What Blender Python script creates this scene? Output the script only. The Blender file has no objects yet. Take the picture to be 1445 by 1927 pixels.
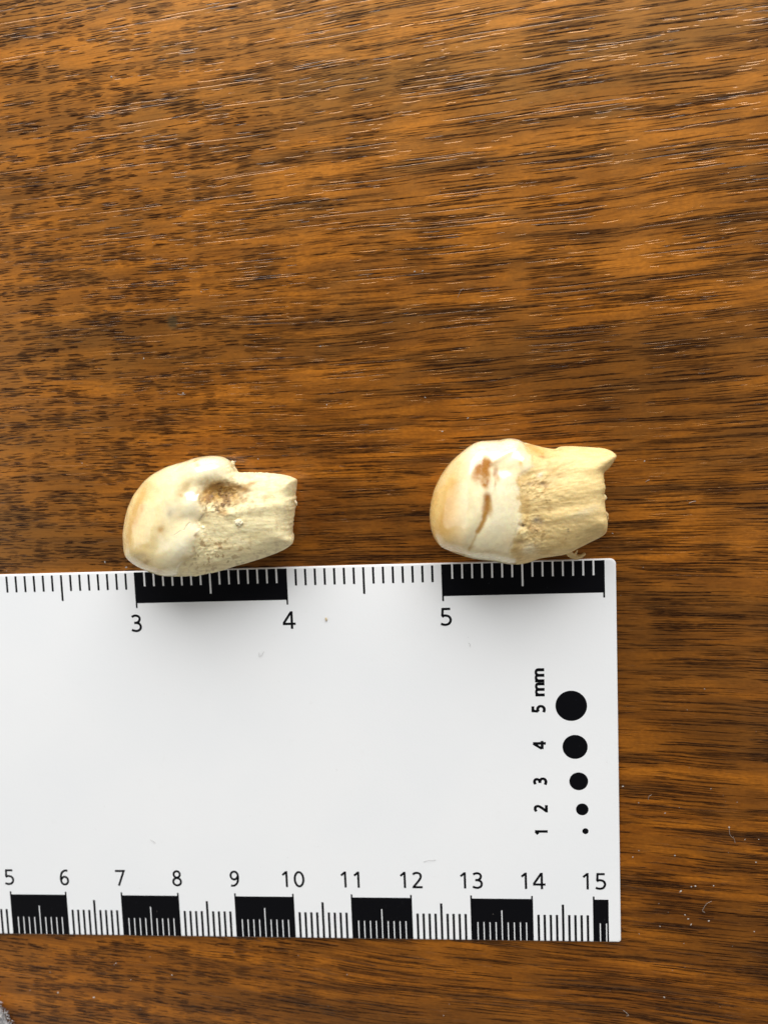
import bpy, bmesh, math, random
import numpy as np
from mathutils import Matrix, Vector, noise as mnoise
random.seed(7)
S = bpy.context.scene
COL = S.collection
S.unit_settings.system = 'METRIC'
S.unit_settings.scale_length = 0.01            # one unit is one centimetre

# ---------------------------------------------------------------- camera
CW, CH, F = 1445, 1927, 1443.24
R = np.array([[0.99611955, 0.03212029, 0.08193976],
              [-0.03918115, 0.99551811, 0.08607281],
              [-0.07880783, -0.0889493, 0.99291357]])
C = np.array([12.81061772, 8.29573413, 12.21439387])
cam = bpy.data.cameras.new('camera'); cam_o = bpy.data.objects.new('camera', cam); COL.objects.link(cam_o)
M = Matrix.Identity(4)
for i in range(3):
    for j in range(3):
        M[i][j] = R[i, j]
    M[i][3] = C[i]
cam_o.matrix_world = M
cam.sensor_fit = 'VERTICAL'; cam.sensor_height = 36; cam.sensor_width = 27
cam.lens = F / CH * 36
cam.clip_start = 0.1; cam.clip_end = 500
cam.dof.use_dof = True; cam.dof.focus_distance = 12.0; cam.dof.aperture_fstop = 0.15
S.camera = cam_o
S.view_settings.view_transform = 'Standard'; S.view_settings.look = 'None'
S.view_settings.exposure = 0.0; S.view_settings.gamma = 1.0

# ---------------------------------------------------------------- light: one window beyond the far side of the table, plus added fill lamps
world = bpy.data.worlds.new('World'); S.world = world; world.use_nodes = True
wb = world.node_tree.nodes['Background']
wb.inputs[0].default_value = (0.88, 0.94, 1.0, 1); wb.inputs[1].default_value = 0.05
def area(name, loc, target, sx, sy, power, col):
    l = bpy.data.lights.new(name, 'AREA'); l.shape = 'RECTANGLE'; l.size = sx; l.size_y = sy
    l.energy = power; l.color = col
    o = bpy.data.objects.new(name, l); COL.objects.link(o)
    o.location = loc
    d = Vector(target) - Vector(loc)
    o.rotation_euler = d.to_track_quat('-Z', 'Y').to_euler()
    return o
area('window_light', (17, 96, 60), (17, 0, 60), 130, 86, 270000, (0.98, 0.99, 1.0))       # upright window past the far side
area('side_fill_light', (-85, 10, 60), (11, 7, 0), 90, 80, 44000, (0.95, 0.98, 1.0))  # unseen cool fill added on the left to soften the teeth's shadows
area('room_fill', (-10, -80, 45), (11, 7, 0), 130, 70, 10000, (1.0, 0.92, 0.82))  # low fill lamp added to lift the shaded near flanks of the teeth
area('room_fill', (105, 0, 60), (11, 7, 0), 100, 90, 34000, (1.0, 0.97, 0.93))  # another added fill, from the right, to even out the card

# ---------------------------------------------------------------- helpers
def ray(px, py, z=0.0):
    d = R @ np.array([(px - CW / 2) / F, -(py - CH / 2) / F, -1.0])
    return C + d * ((z - C[2]) / d[2])

def link(name, me, mat=None, parent=None):
    o = bpy.data.objects.new(name, me); COL.objects.link(o)
    if mat is not None:
        me.materials.clear(); me.materials.append(mat)
    if parent is not None:
        o.parent = parent
    return o

def mesh(name, verts, faces, smooth=False):
    me = bpy.data.meshes.new(name)
    me.from_pydata([tuple(map(float, v)) for v in verts], [], faces); me.update()
    if smooth:
        me.polygons.foreach_set('use_smooth', [True] * len(me.polygons))
    return me

def tag(o, label=None, cat=None, group=None, kind=None):
    if label: o['label'] = label
    if cat: o['category'] = cat
    if group: o['group'] = group
    if kind: o['kind'] = kind
    return o

def empty(name, loc):
    o = bpy.data.objects.new(name, None); COL.objects.link(o); o.location = loc
    o.empty_display_size = 0.5
    return o

def tube(pts, rad, sides=6, taper=True):
    """swept tube along a polyline"""
    pts = [Vector(p) for p in pts]; n = len(pts); V = []; Fc = []
    for i, p in enumerate(pts):
        t = (pts[min(i + 1, n - 1)] - pts[max(i - 1, 0)]).normalized()
        a = t.cross(Vector((0, 0, 1)))
        if a.length < 1e-4: a = Vector((1, 0, 0))
        a.normalize(); b = t.cross(a)
        s = rad[i] if isinstance(rad, (list, tuple)) else rad
        for k in range(sides):
            w = 2 * math.pi * k / sides
            V.append(p + (a * math.cos(w) + b * math.sin(w)) * s)
    for i in range(n - 1):
        for k in range(sides):
            k2 = (k + 1) % sides
            Fc.append((i * sides + k, i * sides + k2, (i + 1) * sides + k2, (i + 1) * sides + k))
    Fc.append(tuple(range(sides))[::-1]); Fc.append(tuple((n - 1) * sides + k for k in range(sides)))
    return V, Fc

def catmull(P, per=8, closed=False):
    P = np.array(P, float); n = len(P); out = []
    rng = range(n) if closed else range(n - 1)
    for i in rng:
        if closed:
            a, b, c, d = P[i - 1], P[i], P[(i + 1) % n], P[(i + 2) % n]
        else:
            a, b, c, d = P[max(i - 1, 0)], P[i], P[i + 1], P[min(i + 2, n - 1)]
        for k in range(per):
            t = k / per
            out.append(0.5 * (2 * b + (c - a) * t + (2 * a - 5 * b + 4 * c - d) * t * t + (3 * b - a - 3 * c + d) * t ** 3))
    if not closed: out.append(P[-1])
    return np.array(out)

class NT:
    """small node-tree writer"""
    def __init__(s, name):
        s.m = bpy.data.materials.new(name); s.m.use_nodes = True
        s.t = s.m.node_tree; s.b = s.t.nodes['Principled BSDF']
    def n(s, typ, **kw):
        x = s.t.nodes.new(typ)
        for k, v in kw.items(): setattr(x, k, v)
        return x
    def put(s, sock, v):
        if isinstance(v, bpy.types.NodeSocket): s.t.links.new(v, sock)
        elif v is not None: sock.default_value = v
    def math(s, op, a, b=None, c=None, clamp=False):
        x = s.n('ShaderNodeMath', operation=op); x.use_clamp = clamp
        s.put(x.inputs[0], a)
        if b is not None: s.put(x.inputs[1], b)
        if c is not None: s.put(x.inputs[2], c)
        return x.outputs[0]
    def ramp(s, v, lo, hi, smooth=True, o0=0.0, o1=1.0):
        x = s.n('ShaderNodeMapRange'); x.interpolation_type = 'SMOOTHSTEP' if smooth else 'LINEAR'
        s.put(x.inputs[0], v); s.put(x.inputs[1], lo); s.put(x.inputs[2], hi); s.put(x.inputs[3], o0); s.put(x.inputs[4], o1)
        return x.outputs[0]
    def xyz(s, x, y, z=0.0):
        c = s.n('ShaderNodeCombineXYZ'); s.put(c.inputs[0], x); s.put(c.inputs[1], y); s.put(c.inputs[2], z)
        return c.outputs[0]
    def noise(s, vec, scale, detail=3.0, rough=0.5, dist=0.0):
        x = s.n('ShaderNodeTexNoise'); s.put(x.inputs['Vector'], vec); x.inputs['Scale'].default_value = scale
        x.inputs['Detail'].default_value = detail; x.inputs['Roughness'].default_value = rough; x.inputs['Distortion'].default_value = dist
        return x.outputs[0]
    def mix(s, f, a, b, blend='MIX'):
        x = s.n('ShaderNodeMix', data_type='RGBA', blend_type=blend)
        s.put(x.inputs[0], f)
        for k, v in ((6, a), (7, b)):
            s.put(x.inputs[k], (*v, 1.0) if isinstance(v, tuple) and len(v) == 3 else v)
        return x.outputs[2]
    def bump(s, h, strength, dist):
        x = s.n('ShaderNodeBump'); s.put(x.inputs['Height'], h)
        x.inputs['Strength'].default_value = strength; x.inputs['Distance'].default_value = dist
        return x.outputs[0]

# ---------------------------------------------------------------- wood
def wood_material():
    W = NT('varnished_wood'); m = W.math
    tc = W.n('ShaderNodeTexCoord'); sp = W.n('ShaderNodeSeparateXYZ'); W.t.links.new(tc.outputs['Object'], sp.inputs[0])
    x, y = sp.outputs[0], sp.outputs[1]
    # grain direction turns slowly across the board
    slope = W.ramp(y, -3.0, 16.0, False, -0.135, 0.095)
    low = W.noise(W.xyz(m('MULTIPLY', x, 0.12), m('MULTIPLY', y, 0.35)), 1.0, 2.0)
    mid = W.noise(W.xyz(m('MULTIPLY', x, 0.5), m('MULTIPLY', y, 1.1), 4.0), 1.0, 2.0)
    v = m('SUBTRACT', y, m('MULTIPLY', slope, m('SUBTRACT', x, 11.5)))
    v = m('ADD', v, m('MULTIPLY', m('SUBTRACT', low, 0.5), 0.40))
    v = m('ADD', v, m('MULTIPLY', m('SUBTRACT', mid, 0.5), 0.06))
    u = x
    def st(a, b, seed, scale=1.0, det=3.0, rough=0.5):
        return W.noise(W.xyz(m('MULTIPLY', u, a), m('MULTIPLY', v, b), seed), scale, det, rough)
    # base colour: pale orange heart with darker bands
    band = st(0.10, 0.55, 11.0, 1.0, 4.0, 0.6)
    streak = st(0.35, 4.0, 2.0, 1.0, 4.0, 0.62)
    cloud = st(0.55, 1.6, 31.0, 1.0, 3.0, 0.55)
    base = W.mix(W.ramp(streak, 0.36, 0.66), (0.19, 0.052, 0.0036), (0.42, 0.128, 0.0075))
    base = W.mix(m('MULTIPLY', W.ramp(cloud, 0.48, 0.70), 0.6), base, (0.115, 0.034, 0.0042))
    base = W.mix(m('MULTIPLY', W.ramp(m('ADD', band, W.ramp(v, 6.0, 12.0, True, 0.05, -0.05)), 0.46, 0.66), 0.74), base, (0.060, 0.017, 0.0028))  # bands darken towards the near side: wood tone plus painted-in light falloff
    fine = W.noise(W.xyz(m('MULTIPLY', u, 14.0), m('MULTIPLY', v, 26.0), 3.0), 1.0, 2.0)
    base = W.mix(0.9, base, W.mix(W.ramp(fine, 0.25, 0.75), (0.80, 0.78, 0.76), (1.16, 1.18, 1.2)), 'MULTIPLY')
    # pores: short dashes on the left and lower side, long fine lines to the right
    side = W.ramp(m('ADD', x, m('MULTIPLY', m('SUBTRACT', low, 0.5), 8.0)), 7.5, 14.0)
    def pores(a, b, seed, r1, thr, soft):
        wob = W.noise(W.xyz(m('MULTIPLY', u, 1.6), m('MULTIPLY', v, 3.0), seed), 1.0, 2.0)
        vv = m('ADD', v, m('MULTIPLY', m('SUBTRACT', wob, 0.5), 0.03))
        vo = W.n('ShaderNodeTexVoronoi', voronoi_dimensions='2D', feature='F1')
        W.put(vo.inputs['Vector'], W.xyz(m('ADD', m('MULTIPLY', u, a), seed * 7.3), m('ADD', m('MULTIPLY', vv, b), seed * 3.1)))
        vo.inputs['Scale'].default_value = 1.0; vo.inputs['Randomness'].default_value = 1.0
        cs = W.n('ShaderNodeSeparateColor'); W.t.links.new(vo.outputs['Color'], cs.inputs[0])
        on = m('SUBTRACT', cs.outputs[0], thr)                      # how many cells hold a pore follows the clumps
        r = m('MULTIPLY', W.ramp(on, 0.0, 0.35), r1)
        d = m('DIVIDE', m('SUBTRACT', r, vo.outputs['Distance']), soft)
        out = m('MULTIPLY', W.ramp(d, 0.0, 1.0), m('ADD', 0.65, m('MULTIPLY', cs.outputs[1], 0.35)))
        open_ = m('MULTIPLY', W.ramp(d, 0.2, 1.2), m('GREATER_THAN', cs.outputs[2], 0.78))     # only some pores stay open under the varnish
        return out, open_
    clump = st(1.15, 3.4, 21.0, 1.0, 4.0, 0.62)
    thr = W.ramp(clump, 0.34, 0.64, True, 0.80, 0.02)
    clump2 = st(0.42, 4.2, 41.0, 1.0, 4.0, 0.62)
    thr2 = W.ramp(clump2, 0.34, 0.64, True, 0.74, 0.05)
    p1, o1 = pores(2.7, 35.0, 1.0, 0.56, thr, 0.24)
    p2, o2 = pores(4.0, 46.0, 2.0, 0.56, thr, 0.24)
    p3, o3 = pores(0.60, 34.0, 3.0, 0.58, thr2, 0.25)
    p4, o4 = pores(1.15, 48.0, 4.0, 0.56, thr2, 0.25)
    short = m('MAXIMUM', p1, m('MULTIPLY', p2, 0.85))
    long_ = m('MAXIMUM', p3, m('MULTIPLY', p4, 0.85))
    pore = m('ADD', m('MULTIPLY', short, m('SUBTRACT', 1.0, m('MULTIPLY', side, 0.75))), m('MULTIPLY', long_, m('ADD', 0.35, m('MULTIPLY', side, 0.65))), clamp=True)
    grit = W.noise(W.xyz(m('MULTIPLY', u, 7.0), m('MULTIPLY', v, 60.0), 9.0), 1.0, 2.0)
    pore = m('MULTIPLY', pore, W.ramp(grit, 0.28, 0.55, True, 0.6, 1.0))
    # brown halo around crowded pores
    halo = m('ADD', m('MULTIPLY', W.ramp(clump, 0.46, 0.70), m('SUBTRACT', 1.0, m('MULTIPLY', side, 0.7))), m('MULTIPLY', W.ramp(clump2, 0.46, 0.68), m('ADD', 0.3, m('MULTIPLY', side, 0.7))))
    halo = m('MULTIPLY', halo, 0.72, clamp=True)
    base = W.mix(halo, base, (0.066, 0.020, 0.0038))
    colr = W.mix(m('MULTIPLY', pore, 0.92), base, (0.012, 0.0048, 0.0020))
    # a small dark dent in the varnish
    kx = m('ADD', m('SUBTRACT', x, 8.51), m('MULTIPLY', m('SUBTRACT', fine, 0.5), 0.10)); ky = m('SUBTRACT', y, 10.41)
    kd = m('SQRT', m('ADD', m('MULTIPLY', m('MULTIPLY', kx, kx), 1.6), m('MULTIPLY', ky, ky)))
    knot = W.ramp(kd, 0.15, 0.06)
    colr = W.mix(m('MULTIPLY', knot, 0.95), colr, (0.03, 0.022, 0.012))
    W.put(W.b.inputs['Base Color'], colr)
    rough = W.ramp(W.noise(tc.outputs['Object'], 1.3, 3.0), 0.3, 0.7, True, 0.36, 0.42)
    W.put(W.b.inputs['Roughness'], rough)
    W.put(W.b.inputs['Specular IOR Level'], m('MULTIPLY', m('SUBTRACT', 1.0, pore, clamp=True), 0.95))
    W.b.inputs['IOR'].default_value = 2.0
    W.b.inputs['Specular Tint'].default_value = (1.0, 0.49, 0.12, 1)      # the fibres' own amber sheen under the varnish
    W.b.inputs['Coat Weight'].default_value = 0.7
    W.b.inputs['Coat Roughness'].default_value = 0.18
    orange = W.noise(tc.outputs['Object'], 9.0, 2.0)
    h = m('SUBTRACT', m('ADD', m('MULTIPLY', orange, 0.10), m('MULTIPLY', fine, 0.10)), m('ADD', m('MULTIPLY', m('MAXIMUM', o1, o3), 1.5), m('MULTIPLY', knot, 1.5)))
    nb = W.bump(h, 0.5, 0.0024)
    W.put(W.b.inputs['Normal'], nb); W.put(W.b.inputs['Coat Normal'], nb)
    return W.m

TZ = -0.05                                      # table surface; the top of the card is at 0
bm = bmesh.new()
bmesh.ops.create_cube(bm, size=1.0)
for vtx in bm.verts:
    vtx.co = Vector((vtx.co.x * 70 + 11, vtx.co.y * 56 + 4, vtx.co.z * 2.5 + TZ - 1.25))
bmesh.ops.bevel(bm, geom=list(bm.edges), offset=0.15, segments=3, affect='EDGES')
me = bpy.data.meshes.new('table_top'); bm.to_mesh(me); bm.free()
tag(link('table_top', me, wood_material()), 'varnished brown wooden table top with dark streaky grain', kind='structure')

# ---------------------------------------------------------------- the printed scale card
def plain(name, col, rough=0.5, spec=0.5):
    W = NT(name); W.b.inputs['Base Color'].default_value = (*col, 1); W.b.inputs['Roughness'].default_value = rough
    W.b.inputs['Specular IOR Level'].default_value = spec
    return W
W = NT('card_stock')
tc = W.n('ShaderNodeTexCoord')
n1 = W.noise(tc.outputs['Object'], 0.5, 3.0); n2 = W.noise(tc.outputs['Object'], 30.0, 3.0)
cc = W.mix(W.ramp(n1, 0.3, 0.7), (0.80, 0.80, 0.795), (0.82, 0.815, 0.805))
sm = W.noise(W.n('ShaderNodeTexCoord').outputs['Object'], 5.0, 4.0, 0.65)
cc = W.mix(m_ := W.math('MULTIPLY', W.ramp(sm, 0.62, 0.78), 0.10), cc, (0.62, 0.60, 0.56))
W.put(W.b.inputs['Base Color'], cc)
W.b.inputs['Roughness'].default_value = 0.42
W.put(W.b.inputs['Normal'], W.bump(n2, 0.12, 0.01))
CARD = W.m
W = NT('black_print'); tc = W.n('ShaderNodeTexCoord')
n1 = W.noise(tc.outputs['Object'], 26.0, 4.0, 0.7)
scr = W.noise(tc.outputs['Object'], 9.0, 2.0)
W.put(W.b.inputs['Base Color'], W.mix(W.math('MULTIPLY', W.ramp(n1, 0.66, 0.74), W.ramp(scr, 0.5, 0.62)), (0.004, 0.004, 0.005), (0.09, 0.09, 0.10)))
W.b.inputs['Roughness'].default_value = 0.3
W.b.inputs['Specular IOR Level'].default_value = 0.12
INK = W.m

CX0, CX1, CH_ = -0.2, 15.434, 6.384
card = empty('scale_card', (7.6, 3.2, TZ))
tag(card, 'white photo scale card with black centimetre and inch rulers lying on the wood', 'ruler')
CO = Vector((7.6, 3.2, TZ))
def cpart(name, V, Fc, mat=INK, smooth=False):
    V = [Vector(v) - CO for v in V]
    return link(name, mesh(name, V, Fc, smooth), mat, card)
# body with rounded corners and a soft rolled edge
def rrect(x0, x1, y0, y1, r, k=8):
    P = []; q = r * .5
    for cx, cy, a0, r in ((x1 - r, y1 - r, 0, r), (x0 + r, y1 - r, 90, r), (x0 + r, y0 + r, 180, r), (x1 - q, y0 + q, 270, q)):
        for i in range(k + 1):
            a = math.radians(a0 + 90 * i / k); P.append((cx + r * math.cos(a), cy + r * math.sin(a)))
    return P
V = []; Fc = []
prof = [(0.0, TZ + 0.0005), (0.0, -0.022), (0.004, -0.010), (0.012, -0.003), (0.026, 0.0)]
n = None
for ins, z in prof:
    L = rrect(CX0 + ins, CX1 - ins, ins, CH_ - ins, 0.09 - ins * 0.5); n = len(L)
    V += [(x, y, z) for x, y in L]
for i in range(len(prof) - 1):
    for k in range(n):
        k2 = (k + 1) % n
        Fc.append((i * n + k, i * n + k2, (i + 1) * n + k2, (i + 1) * n + k))
Fc.append(tuple((len(prof) - 1) * n + k for k in range(n))); Fc.append(tuple(range(n))[::-1])
body = cpart('card_body', V, Fc, CARD)
IZ = 0.0012
def sheet(name, rects, z=IZ):
    V = []; Fc = []
    for x0, x1, y0, y1 in rects:
        b = len(V); V += [(x0, y0, z), (x1, y0, z), (x1, y1, z), (x0, y1, z)]; Fc.append((b, b + 1, b + 2, b + 3))
    return cpart(name, V, Fc)
def comb(x0, x1, y_in, y_edge, gaps, tab, tabs):
    """black block: solid along the inner side, notched from the card edge by unprinted ticks"""
    rects = []; cuts = sorted(gaps)
    xs = [x0]
    s = 1 if y_in > y_edge else -1
    def rc(a, b, p, q):
        if b - a > 1e-5: rects.append((a, b, min(p, q), max(p, q)))
    cur = x0
    for c, w, L in cuts:
        rc(cur, c - w / 2, y_edge, y_in); rc(c - w / 2, c + w / 2, y_edge + s * L, y_in); cur = min(c + w / 2, x1)
        if c + w / 2 >= x1: break
    rc(cur, x1, y_edge, y_in)
    for t in tabs: rc(t, t + 0.028, y_in, tab)
    sheet('black_block', rects)
E0 = 0.013
# centimetre side (near edge)
for k in range(3, 16):
    if k % 2:
        x1 = k + 1 + 0.014 if k < 15 else 15.238
        gaps = [(k + i / 10, 0.0165, 0.535 - E0 if i == 5 else 0.327 - E0) for i in range(1, 10) if k + i / 10 < x1]
        comb(k - 0.014, x1, 0.739, E0, gaps, 0.792, [k - 0.014] + ([k + 0.986] if k < 15 else []))
    else:
        for i in range(1, 10):
            xx = k + i / 10
            sheet('tick_mark', [(xx - 0.0195, xx + 0.0195, E0, 0.647 if i == 5 else 0.466)])
# inch side (far edge)
E1 = CH_ - 0.020
for k in range(1, 6):
    a = k * 2.54; s16 = 2.54 / 16
    if k % 2:
        gaps = [(a + i * s16, 0.030, 0.385 if i == 8 else 0.237) for i in range(1, 16)]
        comb(a - 0.014, a + 2.554, 5.846, E1, gaps, 5.766, [a - 0.014, a + 2.526])
    else:
        for i in range(1, 16):
            xx = a + i * s16
            sheet('tick_mark', [(xx - 0.0175, xx + 0.0175, CH_ - (0.470 if i == 8 else 0.305), E1 - 0.012)])
# dots
for (x, y), d in zip(((14.696, 4.011), (14.745, 3.328), (14.793, 2.752), (14.841, 2.279), (14.886, 1.91)), (.5, .4, .3, .2, .1)):
    nn = 48
    cpart('size_dot', [(x + d / 2 * math.cos(2 * math.pi * i / nn), y + d / 2 * math.sin(2 * math.pi * i / nn), IZ) for i in range(nn)], [tuple(range(nn))])
# numerals, drawn as pen strokes
def arc(cx, cy, rx, ry, k=28):
    return [(cx + rx * math.sin(2 * math.pi * i / k), cy + ry * math.cos(2 * math.pi * i / k)) for i in range(k + 1)]
def cur(P): return [tuple(p) for p in catmull(P, 7)]
SIX = [(.61, .925), (.5, .945), (.34, .90), (.205, .74), (.15, .5), (.165, .25), (.25, .10), (.39, .055), (.54, .125), (.605, .30), (.55, .47), (.41, .545), (.26, .495), (.17, .36)]
GL = {
 '0': [arc(.39, .5, .265, .445)],
 '1': [[(.17, .745), (.40, .945)], [(.42, 1.0), (.42, 0.0)]],
 '2': [cur([(.12, .84), (.23, .92), (.38, .945), (.53, .89), (.59, .75), (.55, .59), (.40, .38), (.14, .075)]) + [(.14, .06), (.68, .06)]],
 '3': [cur([(.12, .87), (.24, .93), (.37, .945), (.52, .885), (.575, .75), (.51, .60), (.38, .535), (.24, .525)]),
       cur([(.24, .5251), (.43, .51), (.57, .43), (.615, .28), (.55, .13), (.38, .055), (.22, .07), (.08, .12)])],
 '4': [[(.535, .97), (.085, .315)], [(.04, .285), (.77, .285)], [(.555, 1.0), (.555, 0.0)]],
 '5': [[(.62, .94), (.205, .94), (.175, .53)], cur([(.155, .50), (.26, .565), (.37, .57), (.52, .525), (.615, .40), (.615, .25), (.52, .11), (.36, .055), (.21, .07), (.09, .115)])],
 '6': [cur(SIX)],
 '7': [[(.07, .94), (.63, .94), (.26, 0.0)]],
 '8': [arc(.39, .745, .195, .20), arc(.39, .285, .245, .23)],
 '9': [cur([(.78 - a, 1 - b) for a, b in SIX])],
 'm': [[(.1, 0), (.1, .72)], cur([(.1, .48), (.2, .62), (.33, .645), (.43, .585), (.46, .45)]) + [(.46, .2), (.46, 0)],
       cur([(.46, .48), (.56, .62), (.69, .645), (.79, .585), (.82, .45)]) + [(.82, .2), (.82, 0)]],
}
ADV = {c: .80 for c in '0123456789'}; ADV['m'] = .92
def ribbon(P, w, z, V, Fc):
    P = [p for i, p in enumerate(P) if i == 0 or math.hypot(p[0] - P[i - 1][0], p[1] - P[i - 1][1]) > 1e-4]
    n = len(P); closed = math.hypot(P[0][0] - P[-1][0], P[0][1] - P[-1][1]) < 1e-3
    b = len(V)
    for i, p in enumerate(P):
        a = P[i - 1] if i else (P[-2] if closed else None)
        c = P[i + 1] if i < n - 1 else (P[1] if closed else None)
        d1 = Vector((p[0] - a[0], p[1] - a[1])).normalized() if a else None
        d2 = Vector((c[0] - p[0], c[1] - p[1])).normalized() if c else None
        d1 = d1 or d2; d2 = d2 or d1
        n1 = Vector((-d1.y, d1.x)); n2 = Vector((-d2.y, d2.x)); nn = (n1 + n2)
        nn = nn.normalized() if nn.length > 1e-3 else n1
        s = w / 2 / max(nn.dot(n1), 0.45)
        V.append((p[0] + nn.x * s, p[1] + nn.y * s, z)); V.append((p[0] - nn.x * s, p[1] - nn.y * s, z))
    for i in range(n - 1):
        q = b + 2 * i; Fc.append((q + 1, q + 3, q + 2, q))
def text(txt, cx, base, h, wt, rot=0.0, squeeze=1.0, gaps=None, name='printed_numeral'):
    wid = sum(ADV[c] for c in txt); pen = -wid / 2; V = []; Fc = []; q = 0
    for ch in txt:
        for s in GL[ch]:
            ribbon([(pen + p[0], p[1]) for p in s], wt, q * 0.0006 / h, V, Fc); q += 1
        pen += ADV[ch]
    ca, sa = math.cos(rot), math.sin(rot)
    V = [(cx + h * (ca * x * squeeze - sa * y), base + h * (sa * x * squeeze + ca * y), IZ + z * h) for x, y, z in V]
    cpart(name, V, Fc)
for k in range(4, 16): text(str(k), k + (0.005 if k < 10 else 0.012), 0.912, 0.283, 0.132, squeeze=0.98)
for k, dx in ((1, 0), (2, 0), (3, -.017), (4, .013), (5, .044)): text(str(k), k * 2.54 + dx, 5.362, 0.292, 0.134)
for t, yy in (('4', 3.363), ('3', 2.757), ('2', 2.298), ('1', 1.90)): text(t, 14.279, yy, 0.205, 0.225, math.pi / 2, .92)
text('5', 14.279, 3.968, 0.205, 0.225, math.pi / 2, .92); text('mm', 14.279, 4.405, 0.205, 0.19, math.pi / 2, 1.24, name='printed_unit')

# ---------------------------------------------------------------- teeth
def tooth_material(name, rough, sss, fibre):
    W = NT(name); m = W.math
    at = W.n('ShaderNodeAttribute', attribute_name='tint')
    tc = W.n('ShaderNodeTexCoord')
    mp = W.n('ShaderNodeMapping'); W.t.links.new(tc.outputs['Object'], mp.inputs[0])
    mp.inputs['Scale'].default_value = (4.0, 22.0, 14.0) if fibre else (9.0, 11.0, 11.0)
    mp.inputs['Rotation'].default_value = (0, 0, -0.12)
    n1 = W.noise(mp.outputs[0], 1.0, 4.0, 0.62)
    n2 = W.noise(tc.outputs['Object'], 38.0 if fibre else 20.0, 3.0, 0.6)
    lo = (0.88, 0.85, 0.79) if fibre else (0.98, 0.972, 0.955)
    c = W.mix(1.0, at.outputs['Color'], W.mix(W.ramp(n1, 0.32, 0.68), lo, (1.06, 1.06, 1.05)), 'MULTIPLY')
    c = W.mix(1.0, c, W.mix(W.ramp(n2, 0.3, 0.7), (0.93, 0.92, 0.90) if fibre else (0.985, 0.98, 0.97), (1.04, 1.04, 1.04) if fibre else (1.01, 1.01, 1.01)), 'MULTIPLY')
    W.put(W.b.inputs['Base Color'], c)
    W.put(W.b.inputs['Roughness'], W.ramp(n1, 0.3, 0.7, True, rough, rough + 0.14))
    W.b.inputs['Subsurface Weight'].default_value = sss
    W.b.inputs['Subsurface Radius'].default_value = (1.0, 0.62, 0.32); W.b.inputs['Subsurface Scale'].default_value = 0.045
    if not fibre: W.b.inputs['Coat Weight'].default_value = 0.85; W.b.inputs['Coat Roughness'].default_value = 0.12
    h = m('ADD', m('MULTIPLY', n1, 1.0), m('MULTIPLY', n2, 0.5 if fibre else 0.15))
    W.put(W.b.inputs['Normal'], W.bump(h, 0.30 if fibre else 0.10, 0.012 if fibre else 0.008))
    return W.m
ENAMEL = tooth_material('tooth_enamel', 0.20, 0.35, False)
DENTINE = tooth_material('tooth_root', 0.50, 0.28, True)

def nz(P, sc, seed=0.0, oct_=3):
    """fractal noise at the rows of P (about -1..1)"""
    out = np.empty(len(P))
    for i, p in enumerate(P):
        q = Vector((p[0] * sc + seed, p[1] * sc - seed * 1.7, (p[2] if len(p) > 2 else 0.0) * sc + seed * .3))
        out[i] = mnoise.fractal(q, 0.8, 2.0, oct_)
    return out
def sstep(a, b, x):
    t = np.clip((x - a) / (b - a), 0, 1); return t * t * (3 - 2 * t)
def ell(q, cx, cy, rx, ry, ang=0.0, hard=2.0):
    a = math.radians(ang); dx = q[:, 0] - cx; dy = q[:, 1] - cy
    u = (dx * math.cos(a) + dy * math.sin(a)) / rx; v = (-dx * math.sin(a) + dy * math.cos(a)) / ry
    return np.exp(-np.power(u * u + v * v, hard / 2))
def seg_d(q, path):
    P = np.array(path, float); best = np.full(len(q), 1e9)
    for a, b in zip(P[:-1], P[1:]):
        d = b - a; t = np.clip(((q - a) @ d) / (d @ d), 0, 1)
        best = np.minimum(best, np.linalg.norm(q - (a + t[:, None] * d), axis=1))
    return best
def line(q, path, w, hard=2.0): return np.exp(-np.power(seg_d(q, path) / w, hard))
def inside(q, poly):
    P = np.array(poly, float); c = np.zeros(len(q), bool); j = len(P) - 1
    for i in range(len(P)):
        yi, yj = P[i, 1], P[j, 1]
        if yi != yj:
            k = ((yi > q[:, 1]) != (yj > q[:, 1])) & (q[:, 0] < (P[j, 0] - P[i, 0]) * (q[:, 1] - yi) / (yj - yi) + P[i, 0])
            c ^= k
        j = i
    return c

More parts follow.
